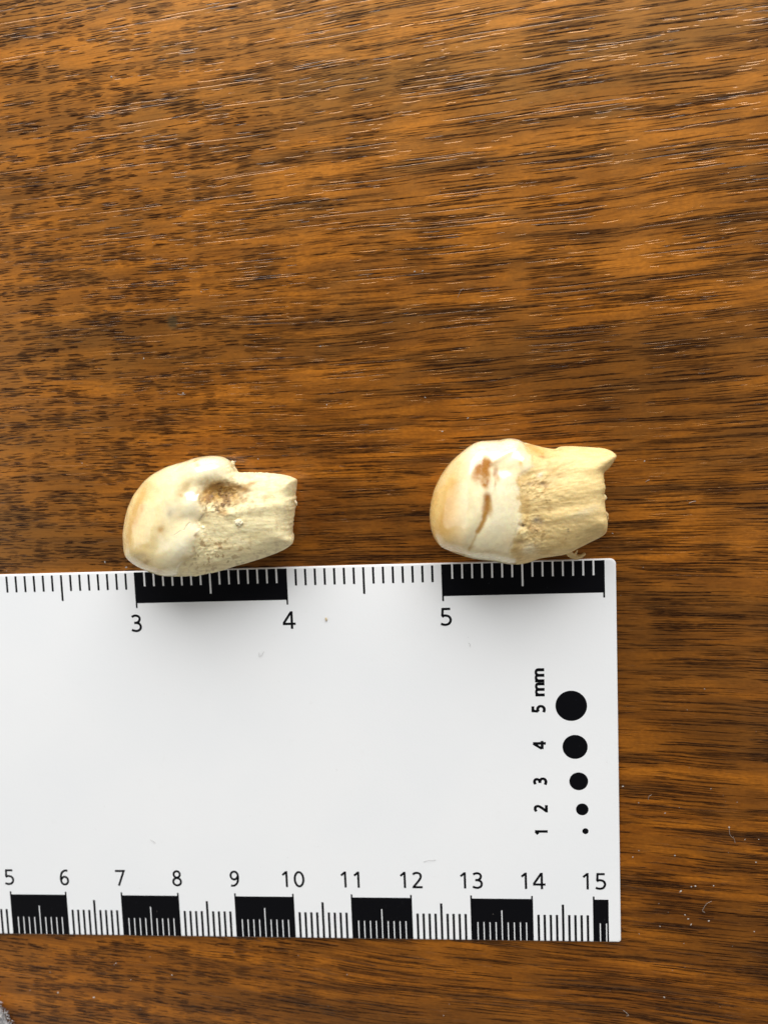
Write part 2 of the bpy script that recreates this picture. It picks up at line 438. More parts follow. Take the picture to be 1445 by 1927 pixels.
def build_tooth(spec):
    """closed solid grown from a traced outline; relief and stains are given in the tracing's own units"""
    ox, oy, sc = spec['ox'], spec['oy'], 3.6125
    def to_trace(P):
        q = (P - C) @ R
        return np.stack([((CW / 2 + F * q[:, 0] / -q[:, 2]) - ox) * sc, ((CH / 2 - F * q[:, 1] / -q[:, 2]) - oy) * sc], 1)
    zm = spec['zmid']
    tr = catmull(spec['outline'], 12, True)
    # even resampling
    d = np.r_[0, np.cumsum(np.linalg.norm(np.diff(np.vstack([tr, tr[:1]]), axis=0), axis=1))]
    N = 440; s = np.linspace(0, d[-1], N, endpoint=False); T2 = np.vstack([tr, tr[:1]])
    tr = np.stack([np.interp(s, d, T2[:, 0]), np.interp(s, d, T2[:, 1])], 1)
    # ragged broken edge
    cen = np.array(spec['centre'], float)
    rag = np.zeros(N)
    for (px, py), rr in spec['ragged']:
        rag = np.maximum(rag, np.exp(-(((tr - (px, py)) ** 2).sum(1)) / rr ** 2))
    jag = nz(np.c_[tr, np.zeros(N)], 0.045, 3.0, 4); jag2 = nz(np.c_[tr, np.zeros(N)], 0.012, 8.0, 3)
    dirv = (tr - cen) / np.linalg.norm(tr - cen, axis=1)[:, None]
    tr = tr + dirv * ((rag * 6.0) * (jag * 1.0) + 1.2 * jag2)[:, None]
    end_w = np.zeros(N)
    for (px, py), rr in spec['broken']:
        end_w = np.maximum(end_w, np.exp(-np.power(((tr - (px, py)) ** 2).sum(1) / rr ** 2, 2)))
    for _ in range(6): end_w = (np.roll(end_w, 1) + end_w + np.roll(end_w, -1)) / 3
    O = np.array([ray(px / sc + ox, py / sc + oy, zm)[:2] for px, py in tr])
    cw = ray(cen[0] / sc + ox, cen[1] / sc + oy, zm)[:2]
    # rings
    NT_, NB_ = 105, 26
    tt = 1 - np.sin(np.linspace(0, math.pi / 2, NT_ + 1)) ** 1.25; tt[0] = 1.0
    tb = (1 - np.sin(np.linspace(0, math.pi / 2, NB_ + 1)) ** 1.25)[1:]
    def shell(ts):
        return np.concatenate([cw + (O - cw) * t for t in ts if t > 1e-6] + [cw[None, :]])
    hstep = np.linalg.norm(np.roll(O, 1, 0) - O, axis=1).mean()
    def height(XY):
        dist = np.empty(len(XY)); wv = np.empty(len(XY))
        for i in range(0, len(XY), 4000):
            dd = np.maximum(np.linalg.norm(XY[i:i + 4000, None, :] - O[None], axis=2), 1e-4)
            dm = dd.min(1); ds = (hstep * (dd ** -5.0).sum(1) / 1.3333) ** -0.25   # soft distance: no crease along the middle
            bl = sstep(0.05, 0.16, dm); dist[i:i + 4000] = dm * (1 - bl) + ds * bl
            k4 = 1.0 / (dd * dd + 0.004) ** 2; wv[i:i + 4000] = (k4 @ end_w) / k4.sum(1)
        return dist, wv
    def prof(dist, w, rc, n0, n1, rc1):
        r = rc + (rc1 - rc) * w; nn = n0 + (n1 - n0) * w
        sx = np.clip(dist / r, 0, 1)
        return np.power(np.maximum(1 - np.power(1 - sx, nn), 0), 1 / nn)
    XYt = shell(tt); dist, w = height(XYt)
    pr = prof(dist, w, spec['rc'], 2.05, 3.2, 0.30)
    # coarse height along the tooth: bulging crown, thinner root
    xs = np.array(spec['hx'], float); hx = [ray(a / sc + ox, cen[1] / sc + oy, zm)[0] for a in xs]
    H = np.interp(XYt[:, 0], hx, spec['hz'])
    Pt = np.c_[XYt, zm + H * pr]
    for _ in range(2):                                 # relief sits where it is seen on the curved surface
        q = to_trace(Pt)
        dz = spec['relief'](q, Pt) * spec['rk']
        fade = sstep(0.0, 0.35, pr)
        Pt = np.c_[XYt, zm + H * pr + dz * fade]
    XYb = shell(tb); distb, wb_ = height(XYb)
    prb = prof(distb, wb_, spec['rc'] * 0.9, 2.2, 3.4, 0.3)
    Hb = np.interp(XYb[:, 0], hx, spec['hb'])
    Pb = np.c_[XYb, zm - Hb * prb]
    Pb[:, 2] = np.maximum(Pb[:, 2], TZ + 0.001)
    allP = np.vstack([Pt, Pb])
    nt = sum(1 for t in tt if t > 1e-6); nb = sum(1 for t in tb if t > 1e-6)
    faces = []
    for i in range(nt - 1):
        for k in range(N):
            k2 = (k + 1) % N; faces.append((i * N + k2, i * N + k, (i + 1) * N + k, (i + 1) * N + k2))
    apex = nt * N
    for k in range(N): faces.append(((nt - 1) * N + (k + 1) % N, (nt - 1) * N + k, apex))
    off = len(Pt)
    for k in range(N):
        k2 = (k + 1) % N; faces.append((k, k2, off + k2, off + k))
    for i in range(nb - 1):
        for k in range(N):
            k2 = (k + 1) % N; faces.append((off + i * N + k, off + i * N + k2, off + (i + 1) * N + k2, off + (i + 1) * N + k))
    for k in range(N): faces.append((off + (nb - 1) * N + k, off + (nb - 1) * N + (k + 1) % N, off + nb * N))
    q = to_trace(allP)
    wq = q + np.c_[nz(allP, 3.0, 1.0), nz(allP, 3.0, 5.0)] * 9.0 + np.c_[nz(allP, 14.0, 2.0), nz(allP, 14.0, 6.0)] * 4.0
    isc = inside(wq + np.c_[nz(allP, 5.0, 3.0), nz(allP, 5.0, 7.0)] * 10.0, spec['crown'])
    tint = spec['colour'](wq, q, isc, allP, np.r_[pr, -prb]) * np.array([1.0, 0.995, 0.96])
    # orientation check: outline order decides the winding
    base = Vector((float(cw[0]), float(cw[1]), TZ))
    root = empty(spec['name'], base)
    tag(root, spec['label'], 'tooth', 'teeth lying along the ruler')
    fa = np.array([f if len(f) == 4 else (f[0], f[1], f[2], f[2]) for f in faces])
    fc = isc[fa].sum(1) >= 2
    p0, p1, p2 = allP[fa[0, 0]], allP[fa[0, 1]], allP[fa[0, 2]]
    nrm = np.cross(p1 - p0, p2 - p0); outw = np.r_[(p0[:2] - cw), 0.3]
    flip = nrm @ outw < 0
    # shared smooth normals so that crown and root meet without a crease
    for nm, sel, mat in (('crown', fc, ENAMEL), ('root', ~fc, DENTINE)):
        used = np.unique(fa[sel]); remap = -np.ones(len(allP), int); remap[used] = np.arange(len(used))
        fl = [tuple(int(remap[v]) for v in (f[::-1] if flip else f)) for f, s_ in zip(faces, sel) if s_]
        me = mesh(nm, allP[used] - np.array(base), fl, True)
        at = me.color_attributes.new('tint', 'FLOAT_COLOR', 'POINT')
        at.data.foreach_set('color', np.c_[tint[used], np.ones(len(used))].ravel())
        o = link(nm, me, mat, root)
        if nm == 'root': rt = o
    return root, rt, base

def paint(col, mask, c, k=1.0):
    a = np.clip(mask * k, 0, 1)[:, None]; return col * (1 - a) + np.array(c) * a

# ---- left tooth
L_OUT = [(92,640),(95,600),(105,530),(125,450),(160,370),(205,305),(250,255),(310,210),(380,175),(450,153),(520,133),(580,113),(650,102),(710,100),(760,108),(800,130),(822,155),(838,180),(853,200),(882,212),(940,212),(1000,213),(1060,216),(1120,222),(1180,230),(1230,243),(1252,260),(1256,290),(1249,330),(1247,400),(1245,430),(1240,490),(1230,540),(1226,600),(1226,630),(1236,655),(1238,680),(1222,705),(1170,740),(1100,770),(1000,805),(900,835),(830,855),(760,878),(700,893),(640,905),(590,914),(520,917),(440,918),(380,917),(330,908),(280,890),(220,865),(160,830),(120,795),(103,760),(95,710)]
L_EDGE = [(815,130),(842,200),(835,240),(780,272),(690,298),(640,330),(610,370),(600,410),(620,450),(640,490),(600,545),(640,590),(600,622),(568,650),(562,720),(575,770),(540,800),(480,830),(450,870),(430,930)]
L_CROWN = L_EDGE + [(430,1000),(20,1000),(20,20),(815,20)]
def l_relief(q, P):
    z = 0.15 * np.exp(-(seg_d(q, [(600,190),(700,180),(770,195)]) / 92) ** 2)
    z += -0.30 * ell(q, 735, 350, 115, 68, 8) - 0.07 * ell(q, 860, 330, 70, 60)
    z += 0.07 * np.exp(-(seg_d(q, [(960,275),(1230,285)]) / 65) ** 2)
    z += -0.05 * np.exp(-(seg_d(q, [(880,350),(1240,350)]) / 45) ** 2)
    z += 0.075 * np.exp(-(seg_d(q, [(800,492),(960,455),(1245,425)]) / 38) ** 2)
    z += -0.035 * np.exp(-(seg_d(q, [(680,660),(930,640),(1230,590)]) / 60) ** 2)
    z += 0.03 * np.exp(-(seg_d(q, [(700,760),(1000,720),(1230,650)]) / 45) ** 2)
    z += 0.07 * np.exp(-(seg_d(q, [(420,770),(530,670)]) / 75) ** 2) - 0.05 * ell(q, 500, 540, 90, 55, -20)
    z += -0.05 * ell(q, 610, 560, 50, 45) - 0.03 * ell(q, 300, 720, 60, 90, 25) + 0.04 * ell(q, 540, 420, 60, 60)
    z += -0.05 * ell(q, 520, 330, 45, 80, 20)
    isc = inside(q, L_CROWN); dd = seg_d(q, L_EDGE)
    z *= 1 - 0.45 * sstep(0, 70, np.where(isc, 0, dd)) * (1 - ell(q, 770, 360, 200, 130))
    z += 0.020 * np.where(isc, sstep(0, 16, dd), -0.0 * dd)
    rt = sstep(0, 60, np.where(isc, 0, dd))
    st = nz(np.c_[q[:, 0] * .004, (q[:, 1] + .10 * q[:, 0]) * .035, q[:, 0] * 0], 1.0, 4.0, 3)
    z += rt * 0.005 * st + 0.018 * nz(P, 2.2, 6.0, 3)
    rough = 2.4 * ell(q, 750, 385, 120, 95) + ell(q, 650, 760, 110, 60) + .4 * ell(q, 600, 590, 50, 40)
    z += 0.030 * rough * nz(P, 17.0, 2.5, 3) + rt * 0.006 * nz(P, 16.0, 5.5, 3)
    crk = np.minimum(seg_d(q, [(530,555),(508,578),(495,604)]), seg_d(q, [(475,606),(450,625),(428,640)]) + 2.5)
    z += -0.010 * np.exp(-(crk / 4) ** 2)
    return z
def l_colour(w, q, isc, P, pr):
    n = len(q); c = np.empty((n, 3)); c[:] = (0.94, 0.80, 0.50)
    lowf = nz(P, 1.6, 12.0, 3); hi = nz(P, 9.0, 15.0, 3)
    dd = seg_d(w, L_EDGE); e = sstep(-16, 22, np.where(isc, dd, -dd) + 10 * hi); r = 1 - e
    c = paint(c, r, (0.93, 0.81, 0.50))
    c = paint(c, e * sstep(430, 170, w[:, 0]), (0.88, 0.64, 0.26), 0.85)
    c = paint(c, e * line(w, [(235,310),(160,470),(105,700)], 34), (0.68, 0.38, 0.10), 0.65)
    c = paint(c, e * line(w, [(205,440),(160,560)], 18), (0.68, 0.38, 0.10), 0.45)
    for a in ((680,185,120,62,0),(545,425,75,65,0),(480,710,80,110,20),(560,600,40,40,0),(560,520,60,30,0)):
        c = paint(c, e * ell(w, *a), (0.95, 0.86, 0.64), 0.85)
    c = paint(c, sstep(0.05, 0.5, lowf) * e, (0.82, 0.68, 0.40), 0.25)
    org = (0.55, 0.27, 0.05); brn = (0.36, 0.20, 0.075); drk = (0.10, 0.065, 0.05); tan = (0.56, 0.41, 0.19)
    for a, col, k in (((572,132,22,9,-15),org,.75),((582,160,16,12,0),org,.6),((505,318,30,55,25),tan,.75),((472,372,26,12,20),org,.55),
                      ((470,330,40,60,20),tan,.4),((335,603,24,20,-30),org,.8),((345,585,40,40,0),tan,.35),((398,497,22,30,20),(.40,.345,.24),.6),((415,470,50,40,0),(.60,.55,.45),.35),
                      ((243,822,30,16,-20),brn,.65),((185,780,50,28,10),(.45,.36,.25),.45),((320,885,26,12,10),brn,.4),((205,465,12,24,0),org,.5),
                      ((300,320,40,18,20),tan,.4),((730,190,60,40,0),tan,.22),((580,535,60,40,0),tan,.4)):
        c = paint(c, ell(w, *a), col, k)
    # hollow under the shoulder
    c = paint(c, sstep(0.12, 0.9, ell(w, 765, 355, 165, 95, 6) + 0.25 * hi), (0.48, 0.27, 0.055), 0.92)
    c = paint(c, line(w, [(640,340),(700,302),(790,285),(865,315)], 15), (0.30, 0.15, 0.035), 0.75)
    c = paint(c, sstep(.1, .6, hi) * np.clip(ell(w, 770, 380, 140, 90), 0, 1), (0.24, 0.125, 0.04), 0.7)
    for a, col, k in (((640,385,50,38,-35),(.50,.25,.03),.9),((655,335,40,20,-20),(.46,.23,.03),.8),((905,325,40,28,-10),(.40,.19,.035),.88),((960,282,48,11,-18),org,.8),
                      ((1058,388,36,14,-20),org,.6),((770,485,34,30,30),(.52,.28,.08),.75),((745,455,24,40,0),org,.5),((690,500,90,40,0),tan,.4),
                      ((850,420,100,30,-6),tan,.55),((572,640,12,18,0),brn,.75),((560,803,14,9,0),drk,.6),((510,800,46,26,-20),(.55,.40,.14),.65),
                      ((640,560,50,30,10),tan,.45),((700,700,80,22,-8),tan,.5),((660,850,120,16,-4),tan,.55),((760,730,60,20,-6),tan,.45),((870,745,40,14,-10),tan,.4),((980,650,60,30,0),(.66,.55,.27),.35)):
        c = paint(c, ell(w, *a), col, k)
    hi2 = nz(P, 24.0, 41.0, 2)
    sp = sstep(0.22, 0.42, nz(np.c_[w * .028, w[:, 0] * 0], 1.0, 9.0, 3))
    c = paint(c, sp * np.clip(ell(w, 770, 375, 130, 85, 5) + ell(w, 690, 440, 90, 60), 0, 1), (0.22, 0.11, 0.03), 0.8)
    c = paint(c, sp * r * np.clip(ell(w, 680, 760, 190, 100) + .3, 0, 1), brn, 0.7)
    for a in ((688,378,9,26,-15),(705,418,14,14,0),(728,450,8,30,-20),(765,432,11,26,15),(782,405,12,10,0),(862,290,8,18,-25),(882,308,16,6,40),(800,355,20,7,-20),(835,335,10,5,0),(770,300,16,7,-10),(730,290,20,6,-10),(880,383,8,5,0),(720,470,26,8,30)):
        c = paint(c, ell(w, *a) * np.clip(.55 + 1.3 * hi2, 0, 1), (0.13, 0.075, 0.045), 0.85)
    c = paint(c, line(q, [(530,555),(508,578),(495,604)], 2.6), (0.26, 0.23, 0.19), 0.7)
    c = paint(c, line(q, [(475,606),(450,625),(428,640)], 2.6), (0.45, 0.41, 0.34), 0.4)
    return np.clip(c, 0.01, 1)
left_tooth, left_root, LB = build_tooth(dict(name='tooth', label='smaller tooth with brown stained hollow above the 3 inch mark',
    ox=210, oy=830, outline=L_OUT, centre=(640,540), crown=L_CROWN, zmid=0.50, rc=0.80,
    hx=(90,350,600,800,1000,1250), hz=(.50,.56,.55,.45,.40,.37), hb=(.5,.55,.55,.53,.46,.42),
    ragged=(((1245,450),210),((860,200),70),((1000,213),110),((600,912),120)), broken=(((1245,300),90),((1240,450),110),((1232,600),90)),
    rk=0.6, relief=l_relief, colour=l_colour))

# ---- right tooth
R_OUT = [(101,620),(104,560),(115,500),(135,430),(165,365),(205,300),(250,245),(305,195),(370,145),(430,114),(500,106),(570,102),(600,96),(645,90),(700,98),(740,115),(800,132),(860,148),(945,163),(990,146),(1060,143),(1140,147),(1220,152),(1280,158),(1330,177),(1353,205),(1335,245),(1315,280),(1295,300),(1276,325),(1271,370),(1277,420),(1271,460),(1284,490),(1279,530),(1284,590),(1293,640),(1298,700),(1288,735),(1250,765),(1180,800),(1115,833),(1060,862),(1000,882),(930,893),(850,906),(780,930),(720,943),(650,945),(590,936),(520,922),(440,913),(370,900),(300,878),(240,855),(180,825),(150,795),(125,750),(108,690)]
R_EDGE = [(735,95),(765,160),(802,205),(806,280),(765,315),(722,335),(703,370),(700,430),(716,480),(722,540),(718,600),(722,650),(705,700),(690,730),(690,770),(660,820),(650,850),(672,905),(690,960)]
R_CROWN = R_EDGE + [(690,1020),(20,1020),(20,20),(735,20)]
R_GRV = [(452,230),(440,330),(468,410),(490,520),(478,620),(430,720),(378,835)]
def r_relief(q, P):
    z = 0.16 * np.exp(-(seg_d(q, [(590,150),(680,150),(740,230)]) / 85) ** 2)
    z += -0.050 * np.exp(-(seg_d(q, R_GRV) / 42) ** 2) - 0.055 * ell(q, 460, 320, 60, 100)
    z += 0.045 * np.exp(-(seg_d(q, [(690,150),(600,205),(530,255)]) / 22) ** 2)
    z += -0.045 * ell(q, 610, 300, 70, 50) + 0.05 * ell(q, 600, 560, 90, 150)
    z += 0.03 * np.exp(-(seg_d(q, [(400,240),(370,400),(420,600),(330,800)]) / 45) ** 2)
    z += -0.07 * ell(q, 850, 195, 85, 40, 12)
    z += 0.08 * np.exp(-(seg_d(q, [(990,215),(1310,205)]) / 70) ** 2) + 0.03 * np.exp(-(seg_d(q, [(900,330),(1010,245)]) / 16) ** 2)
    z += -0.07 * np.exp(-(seg_d(q, [(760,370),(900,375),(1000,350),(1270,330)]) / 38) ** 2)
    z += 0.05 * np.exp(-(seg_d(q, [(800,500),(1000,455),(1270,420)]) / 45) ** 2)
    z += -0.04 * np.exp(-(seg_d(q, [(760,600),(1000,560),(1270,520)]) / 30) ** 2)
    z += 0.045 * np.exp(-(seg_d(q, [(930,630),(1100,600),(1240,545)]) / 34) ** 2)
    z += -0.04 * np.exp(-(seg_d(q, [(860,680),(1050,665),(1290,620)]) / 36) ** 2)
    z += -0.11 * ell(q, 835, 665, 42, 38) - 0.06 * ell(q, 735, 688, 24, 16) + 0.07 * ell(q, 738, 745, 34, 40) + 0.06 * ell(q, 790, 840, 75, 55)
    z += -0.05 * ell(q, 715, 800, 36, 24) + 0.05 * ell(q, 745, 385, 28, 34) - 0.04 * ell(q, 870, 405, 40, 18)
    isc = inside(q, R_CROWN); dd = seg_d(q, R_EDGE)
    z *= 1 - 0.50 * sstep(0, 70, np.where(isc, 0, dd))
    z += 0.022 * np.where(isc, sstep(0, 18, dd), 0)
    rt = sstep(0, 50, np.where(isc, 0, dd))
    st = nz(np.c_[q[:, 0] * .0035, (q[:, 1] + .13 * q[:, 0]) * .03, q[:, 0] * 0], 1.0, 7.0, 3)
    st2 = nz(np.c_[q[:, 0] * .008, (q[:, 1] + .13 * q[:, 0]) * .075, q[:, 0] * 0], 1.0, 17.0, 3)
    z += rt * (0.008 * st + 0.003 * st2) + 0.018 * nz(P, 2.0, 9.0, 3)
    rough = ell(q, 800, 400, 120, 60) + ell(q, 860, 200, 90, 40) + ell(q, 800, 740, 110, 120) + .5 * ell(q, 900, 490, 130, 60)
    z += 0.034 * rough * nz(P, 19.0, 3.5, 4) + rt * 0.012 * nz(P, 16.0, 5.5, 3)
    return z
def r_colour(w, q, isc, P, pr):
    n = len(q); c = np.empty((n, 3)); c[:] = (0.94, 0.80, 0.51)
    lowf = nz(P, 1.5, 22.0, 3); hi = nz(P, 9.0, 25.0, 3)
    dd = seg_d(w, R_EDGE); e = sstep(-16, 24, np.where(isc, dd, -dd) + 24 * hi + 14 * lowf); r = 1 - e
    c = paint(c, r, (0.85, 0.64, 0.30))
    c = paint(c, e * sstep(400, 200, w[:, 0]), (0.80, 0.50, 0.155), 0.95)
    c = paint(c, e * line(w, [(270,400),(230,540),(170,730)], 36), (0.68, 0.38, 0.09), 0.6)
    c = paint(c, e * line(w, [(300,260),(180,470),(130,650)], 26), (0.80, 0.56, 0.22), 0.45)
    for a in ((630,170,90,60,-10),(560,620,110,170,10),(600,430,80,60,0)):
        c = paint(c, e * ell(w, *a), (0.95, 0.85, 0.63), 0.7)
    c = paint(c, e * sstep(0.1, 0.5, lowf), (0.80, 0.66, 0.42), 0.35)
    org = (0.55, 0.28, 0.055); brn = (0.40, 0.19, 0.055); drk = (0.085, 0.055, 0.05); tan = (0.58, 0.41, 0.18)
    spk = 0.55 + 0.75 * hi
    big = np.clip(ell(w, 478, 258, 68, 40, -10, 3) + ell(w, 452, 330, 60, 74, 10, 3) + ell(w, 487, 375, 32, 66, 0, 3), 0, 1)
    c = paint(c, r * sstep(0.15, 0.6, nz(P, 4.0, 51.0, 4)) * sstep(1150, 850, w[:, 0]), (0.60, 0.37, 0.12), 0.6)
    c = paint(c, big * np.clip(0.95 + 0.6 * hi, .6, 1), (0.42, 0.165, 0.014), 0.98)
    for a, col, k in (((552,315,18,38,8,3),(.33,.14,.04),.9),((566,350,14,40,-10),(.5,.27,.1),.7),((551,400,7,36,0),brn,.55),((494,500,31,38,0,3),(.30,.105,.006),.97),((490,560,33,58,6,3),(.36,.14,.010),.95),((515,560,14,60,0),(.6,.38,.1),.6),
                      ((722,255,15,18,0),(.62,.40,.10),.75),((600,300,85,34,-20),tan,.35),((590,140,40,30,0),tan,.25),((385,832,24,10,-25),(.45,.27,.1),.6),((540,870,130,18,8),tan,.4),((620,800,90,26,-30),tan,.28),((300,845,60,12,20),tan,.3)):
        c = paint(c, ell(w, *a), col, k)
    tail = [(478,600),(468,640),(435,720),(400,790),(375,838)]
    c = paint(c, line(w, tail[:3], 17, 3), (0.42, 0.20, 0.025), 0.92); c = paint(c, line(w, tail[2:], 9), (0.54, 0.32, 0.08), 0.7)
    for a, col, k in (((838,182,85,34,14),(.68,.40,.10),.8),((790,150,50,20,18),org,.5),((868,214,26,9,10),brn,.7),((745,350,40,46,0),(.66,.42,.15),.6),((712,385,10,40,0),org,.6),
                      ((810,400,100,20,-2),(.48,.29,.12),.65),((872,398,22,11,0),(.2,.12,.08),.7),((770,400,16,10,0),(.2,.12,.08),.5),((975,338,36,7,-28),brn,.6),((930,370,100,26,-8),tan,.6),
                      ((745,470,50,60,0),tan,.4),((1000,540,120,14,-10),tan,.5),((900,560,90,18,-6),tan,.55),((1080,660,130,14,-6),(.55,.39,.19),.5),((738,686,13,9,-15),drk,.95),((822,650,24,18,-20),(.27,.21,.18),.85),
                      ((855,668,14,18,0),(.27,.19,.15),.75),((815,705,54,38,0),(.46,.28,.12),.65),((900,690,60,24,10),tan,.5),((742,742,30,32,0),(.84,.70,.38),.8),((712,795,42,18,-10),(.42,.24,.09),.7),((690,850,24,34,0),(.5,.33,.12),.5),
                      ((775,845,60,36,0),(.84,.77,.58),.7),((1160,590,90,22,-18),(.84,.74,.50),.6),((850,340,24,16,-30),(.86,.80,.66),.7),((1045,709,5,6,0),drk,.9),((1046,724,5,5,0),drk,.85),((1030,770,4,6,20),brn,.8),((830,855,60,10,-8),tan,.5)):
        c = paint(c, ell(w, *a), col, k)
    st = nz(np.c_[w[:, 0] * .005, (w[:, 1] + .13 * w[:, 0]) * .045, w[:, 0] * 0], 1.0, 31.0, 3)
    c = paint(c, r * sstep(0.1, 0.55, st) * sstep(1320, 900, w[:, 0]), (0.55, 0.36, 0.13), 0.55)
    sp = sstep(0.30, 0.52, nz(np.c_[w * .024, w[:, 0] * 0], 1.0, 19.0, 3))
    c = paint(c, sp * r * np.clip(ell(w, 830, 420, 130, 70) + ell(w, 800, 740, 120, 110) + .7 * ell(w, 930, 530, 150, 70), 0, 1), (0.34, 0.18, 0.05), 0.75)
    return np.clip(c, 0.01, 1)
right_tooth, right_root, RB = build_tooth(dict(name='tooth', label='larger tooth with amber brown stains on its crown, beside the end of the ruler',
    ox=780, oy=800, outline=R_OUT, centre=(660,525), crown=R_CROWN, zmid=0.52, rc=0.84,
    hx=(95,350,600,800,1000,1300), hz=(.52,.60,.60,.52,.48,.44), hb=(.52,.57,.57,.55,.5,.46),
    ragged=(((1300,300),120),((1275,440),120),((1290,600),60),((1345,215),40)), broken=(((1335,230),80),((1275,400),120),((1288,600),110)),
    rk=0.42, relief=r_relief, colour=r_colour))

# small loose bits that belong to the teeth
def lump(name, pos, r, mat, parent, pbase, tint, seed, squash=(1, 1, .7)):
    bm = bmesh.new(); bmesh.ops.create_icosphere(bm, subdivisions=3, radius=1.0)
    for v in bm.verts:
        k = 1 + 0.3 * mnoise.fractal(v.co * 1.7 + Vector((seed, 0, 0)), 0.8, 2, 3)
        v.co = Vector((v.co.x * r * squash[0] * k, v.co.y * r * squash[1] * k, v.co.z * r * squash[2] * k)) + Vector(pos) - pbase
    me = bpy.data.meshes.new(name); bm.to_mesh(me); bm.free()
    at = me.color_attributes.new('tint', 'FLOAT_COLOR', 'POINT')
    at.data.foreach_set('color', np.tile(np.r_[tint, 1.0], len(me.vertices)))
    return link(name, me, mat, parent)
def shred(name, pts, rad, parent, pbase, tint, sides=8):
    P = catmull(pts, 8)
    rr = list(np.interp(np.linspace(0, 1, len(P)), np.linspace(0, 1, len(rad)), rad))
    rr = [a * (1 + .35 * mnoise.noise(Vector((i * .9, 3.1, 0)))) for i, a in enumerate(rr)]
    V, Fc = tube(P - np.array(pbase), rr, sides)
    me = mesh(name, V, Fc, True)
    at = me.color_attributes.new('tint', 'FLOAT_COLOR', 'POINT')
    at.data.foreach_set('color', np.tile(np.r_[tint, 1.0], len(me.vertices)))
    return link(name, me, DENTINE, parent)
def zr(zx, zy, ox, oy, z): return tuple(ray(zx / 3.6125 + ox, zy / 3.6125 + oy, z))
rz = lambda a, b, z: zr(a, b, 780, 800, z)
lz = lambda a, b, z: zr(a, b, 210, 830, z)
shred('dried_shred', [rz(1035,868,.30), rz(1065,885,.26), rz(1100,897,.22), rz(1130,890,.22), rz(1157,873,.24)], [.03,.045,.042,.032,.02], right_root, RB, (.66,.48,.22))
shred('dried_shred', [rz(1050,862,.32), rz(1085,880,.28), rz(1105,850,.3)], [.02,.022,.008], right_root, RB, (.72,.55,.28))
shred('dried_shred', [rz(1285,590,.5), rz(1300,610,.46), rz(1306,640,.42), rz(1300,660,.4)], [.025,.035,.022,.006], right_root, RB, (.72,.53,.26))
lump('flake', rz(1280,492,.55), .05, DENTINE, right_root, RB, (.82,.70,.42), 2.0)
lump('flake', lz(825,150,.62), .03, DENTINE, left_root, LB, (.85,.74,.48), 5.0, (1, 1.4, .6))
shred('flake', [lz(1246,405,.55), lz(1253,420,.55), lz(1259,438,.53)], [.02,.022,.008], left_root, LB, (.85,.75,.52), 6)

# ---------------------------------------------------------------- loose bits on card, tooth and table
CRUMB = plain('crumb_matter', (0.56, 0.45, 0.28), 0.8).m
PALE = plain('pale_bone_crumb', (0.84, 0.74, 0.50), 0.7).m
def crumb(name, pos, r, mat, seed, label, squash=(1, 1, .6)):
    bm = bmesh.new(); bmesh.ops.create_icosphere(bm, subdivisions=3, radius=1.0)
    for v in bm.verts:
        k = 1 + 0.35 * mnoise.fractal(v.co * 1.6 + Vector((seed, 0, 0)), 0.8, 2, 3)
        v.co = Vector((v.co.x * r * squash[0] * k, v.co.y * r * squash[1] * k, v.co.z * r * squash[2] * k))
    me = bpy.data.meshes.new(name); bm.to_mesh(me); bm.free()
    o = link(name, me, mat); o.location = pos
    tag(o, label, 'crumb')
p = ray(614, 1165, 0); crumb('crumb', (p[0], p[1], 0.012), .021, CRUMB, 3.0, 'tiny tan crumb on the white card right of numeral 4', (.8, 1.4, .6))
p = lz(864, 552, .93)
crumb('bone_crumb', p, .055, PALE, 8.0, 'pale crumb stuck on the root of the smaller tooth', (1.2, .9, .6))

DUST = plain('dust', (0.34, 0.30, 0.26), 0.8).m
V = []; Fc = []
def speck(x, y, r, z):
    r *= .75; a = random.uniform(0, 6.28); b = len(V); el = random.uniform(1, 1.9)
    ring = []
    for i in range(6):
        w = a + i * math.pi / 3; k = random.uniform(.7, 1.2)
        dx, dy = math.cos(w) * r * k * el, math.sin(w) * r * k
        ring.append((x + dx * math.cos(a) - dy * math.sin(a), y + dx * math.sin(a) + dy * math.cos(a), z))
    V.extend(ring); V.append((x, y, z + r * 1.1))
    for i in range(6): Fc.append((b + i, b + (i + 1) % 6, b + 6))
def on_card(x, y): return CX0 < x < CX1 and 0 < y < CH_
for a, b, r in ((485,1130,.022),(462,1133,.015),(400,1160,.02),(590,1128,.017),(680,790,.022),(835,992,.016),(425,1297,.016),(443,1320,.015),(562,1332,.017),(460,1353,.016),(123,962,.015),(310,708,.013),(305,1773,.018),(825,1393,.014),(66,553,.016),(280,1363,.015),(575,567,.012),(850,860,.012)):
    p = ray(1150 + a / 3.0746, 1300 + b / 3.0746, TZ); speck(p[0], p[1], r, TZ)
for px, py, r in ((110,1868,.02),(177,1877,.02),(219,1813,.014),(324,1835,.015),(247,1844,.013),(210,145,.02),(382,193,.012),(238,1068,.018),(198,1058,.016),(155,872,.012),(486,864,.012),(443,868,.014),(271,675,.016),(379,549,.012),(603,652,.014),(780,511,.016),(795,510,.012),(832,812,.014),(880,787,.014),(1212,868,.014),(1152,1004,.01),(1269,1610,.016),(345,740,.018),(615,762,.013),(800,748,.012)):
    p = ray(px, py, TZ); speck(p[0], p[1], r, TZ)
k = 0
while k < 120:
    x, y = random.uniform(4, 18), random.uniform(-2, 16)
    if on_card(x, y): continue
    if random.random() > (1.0 if y < 3 else 0.33): continue
    speck(x, y, random.choice((.004, .005, .006, .007, .009)), TZ); k += 1
for _ in range(34):
    x, y = random.uniform(5, 15.3), random.uniform(0.1, 6.2); speck(x, y, random.choice((.003, .004, .005)), 0.0016)
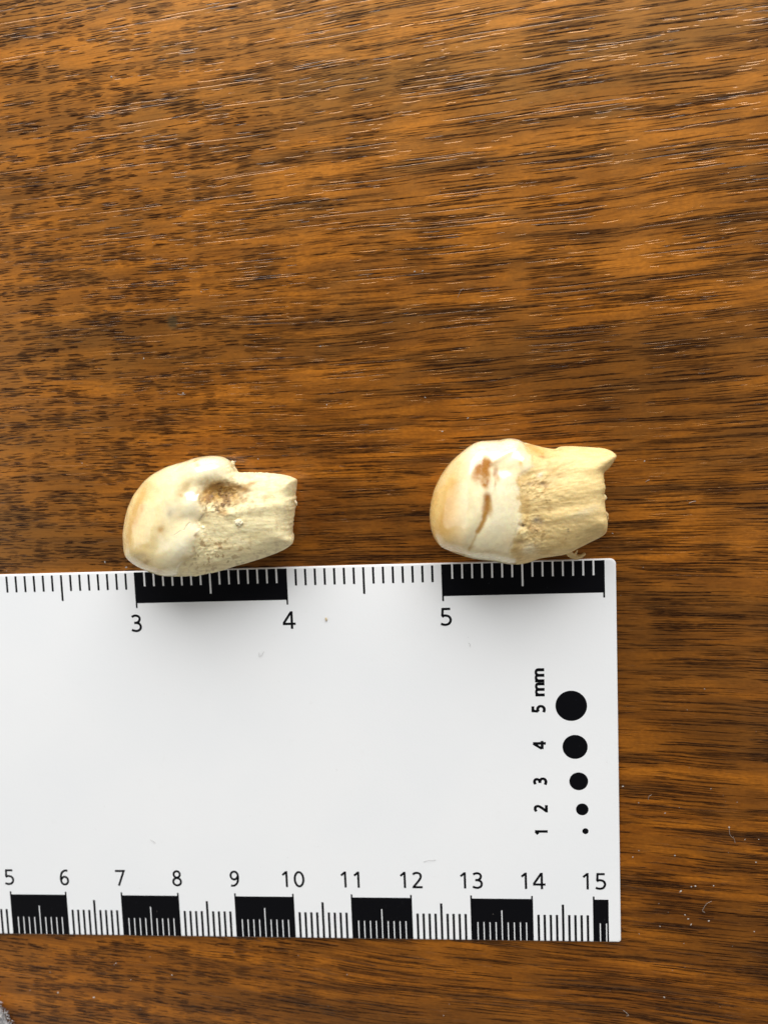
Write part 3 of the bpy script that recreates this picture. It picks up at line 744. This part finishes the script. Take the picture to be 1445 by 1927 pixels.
tag(link('dust', mesh('dust', V, Fc), DUST), 'pale dust specks scattered over the table and card', kind='stuff')

LINT = plain('lint', (0.32, 0.27, 0.22), 0.7).m
DLINT = plain('dark_lint', (0.36, 0.34, 0.32), 0.7).m
def lint(pts, z, rad, label, mat=LINT):
    P = []
    for i, (px, py) in enumerate(pts):
        a = ray(px, py, z); P.append((a[0], a[1], z + rad + 0.012 * math.sin(i * 1.9) ** 2))
    P = catmull(P, 6); o_ = P[0].copy(); o_[2] = z
    rad *= .65; V, Fc = tube(P - o_, rad, 5)
    o = link('lint_fibre', mesh('lint_fibre', V, Fc, True), mat); o.location = o_
    tag(o, label, 'lint', 'lint fibres on the table and card')
lint([(1295,947),(1301,944),(1308,943)], TZ, .0085, 'short bright lint fibre on the wood right of the larger tooth')
lint([(1214,907),(1217,904),(1221,903)], TZ, .006, 'very short lint fibre on the wood just right of the larger tooth root')
lint([(1338,1696),(1329,1699),(1323,1708),(1321,1714),(1325,1716)], TZ, .0042, 'curled pale lint fibre on the wood right of the card bottom corner')
lint([(1371,1556),(1372,1570),(1380,1578),(1382,1586)], TZ, .0040, 'thin bent lint fibre on the wood near the right picture edge')
lint([(1219,1505),(1220,1498),(1225,1495)], TZ, .0042, 'small curved lint fibre on the wood beside the lower card side')
lint([(1172,1901),(1178,1905),(1182,1910),(1178,1911)], TZ, .0050, 'tiny hooked lint fibre on the wood below the card corner')
lint([(335,741),(342,743),(350,742)], TZ, .0055, 'short lint fibre on the wood above the smaller tooth')
lint([(861,560),(866,548),(872,543)], TZ, .0035, 'faint lint fibre on the wood in the middle of the table')
lint([(488,1228),(489,1236),(494,1231),(497,1226)], 0, .0030, 'thin grey hair curled on the card below numeral 4', DLINT)
lint([(284,1580),(290,1583),(293,1586)], 0, .0035, 'short grey hair on the card above numeral 7', DLINT)
lint([(797,1622),(806,1618),(813,1619),(820,1618)], 0, .0028, 'faint grey hair on the card between numerals 12 and 13', DLINT)
lint([(881,1210),(884,1212),(884,1217)], 0, .0030, 'tiny grey hair on the card right of numeral 5', DLINT)

# ---------------------------------------------------------------- grey fuzzy thing in the corner
fz = empty('fuzzy_fabric', (2.47, -2.5, TZ))
tag(fz, 'grey fuzzy fabric edge poking into the bottom left corner', 'fabric')
FUZZ = NT('grey_fuzz'); at = FUZZ.n('ShaderNodeTexCoord')
nn_ = FUZZ.noise(at.outputs['Object'], 14.0, 3.0)
FUZZ.put(FUZZ.b.inputs['Base Color'], FUZZ.mix(FUZZ.ramp(nn_, .35, .65), (.25, .245, .25), (.62, .61, .60))); FUZZ.b.inputs['Roughness'].default_value = .6
bm = bmesh.new(); bmesh.ops.create_uvsphere(bm, u_segments=96, v_segments=24, radius=1.0)
for v in bm.verts:
    k = 2.47 * (1 + .012 * mnoise.noise(v.co * 6))
    v.co = Vector((v.co.x * k, v.co.y * k, max(v.co.z, -.35) * 0.32 + 0.112))
    v.co.z += 0.02 * mnoise.noise(v.co * 5) if v.co.z > .1 else 0
me = bpy.data.meshes.new('fabric_body'); bm.to_mesh(me); bm.free()
me.polygons.foreach_set('use_smooth', [True] * len(me.polygons))
link('fabric_body', me, FUZZ.m, fz)
V = []; Fc = []
for i in range(9000):
    a = math.radians(random.uniform(-15, 75)); r = 2.49 * math.sqrt(random.uniform(.55, 1.0))
    z = 0.112 + 0.32 * math.sqrt(max(0, 1 - (r / 2.49) ** 2)) if r < 2.45 else random.uniform(0.03, .16)
    p = Vector((r * math.cos(a), r * math.sin(a), z - .01))
    d = Vector((math.cos(a) * (.4 + r / 2.49), math.sin(a) * (.4 + r / 2.49), random.uniform(.2, 1.1))) + Vector((random.uniform(-.9, .9), random.uniform(-.9, .9), 0))
    d = d.normalized() * random.uniform(.035, .075)
    s = d.cross(Vector((0, 0, 1))).normalized() * .008; t = d.cross(s).normalized() * .007
    b = len(V); V += [p + s, p - s * .5 + t, p - s * .5 - t, p + d]; Fc += [(b, b + 1, b + 3), (b + 1, b + 2, b + 3), (b + 2, b, b + 3)]
o = link('fibres', mesh('fibres', V, Fc), FUZZ.m, fz); o['kind'] = 'stuff'
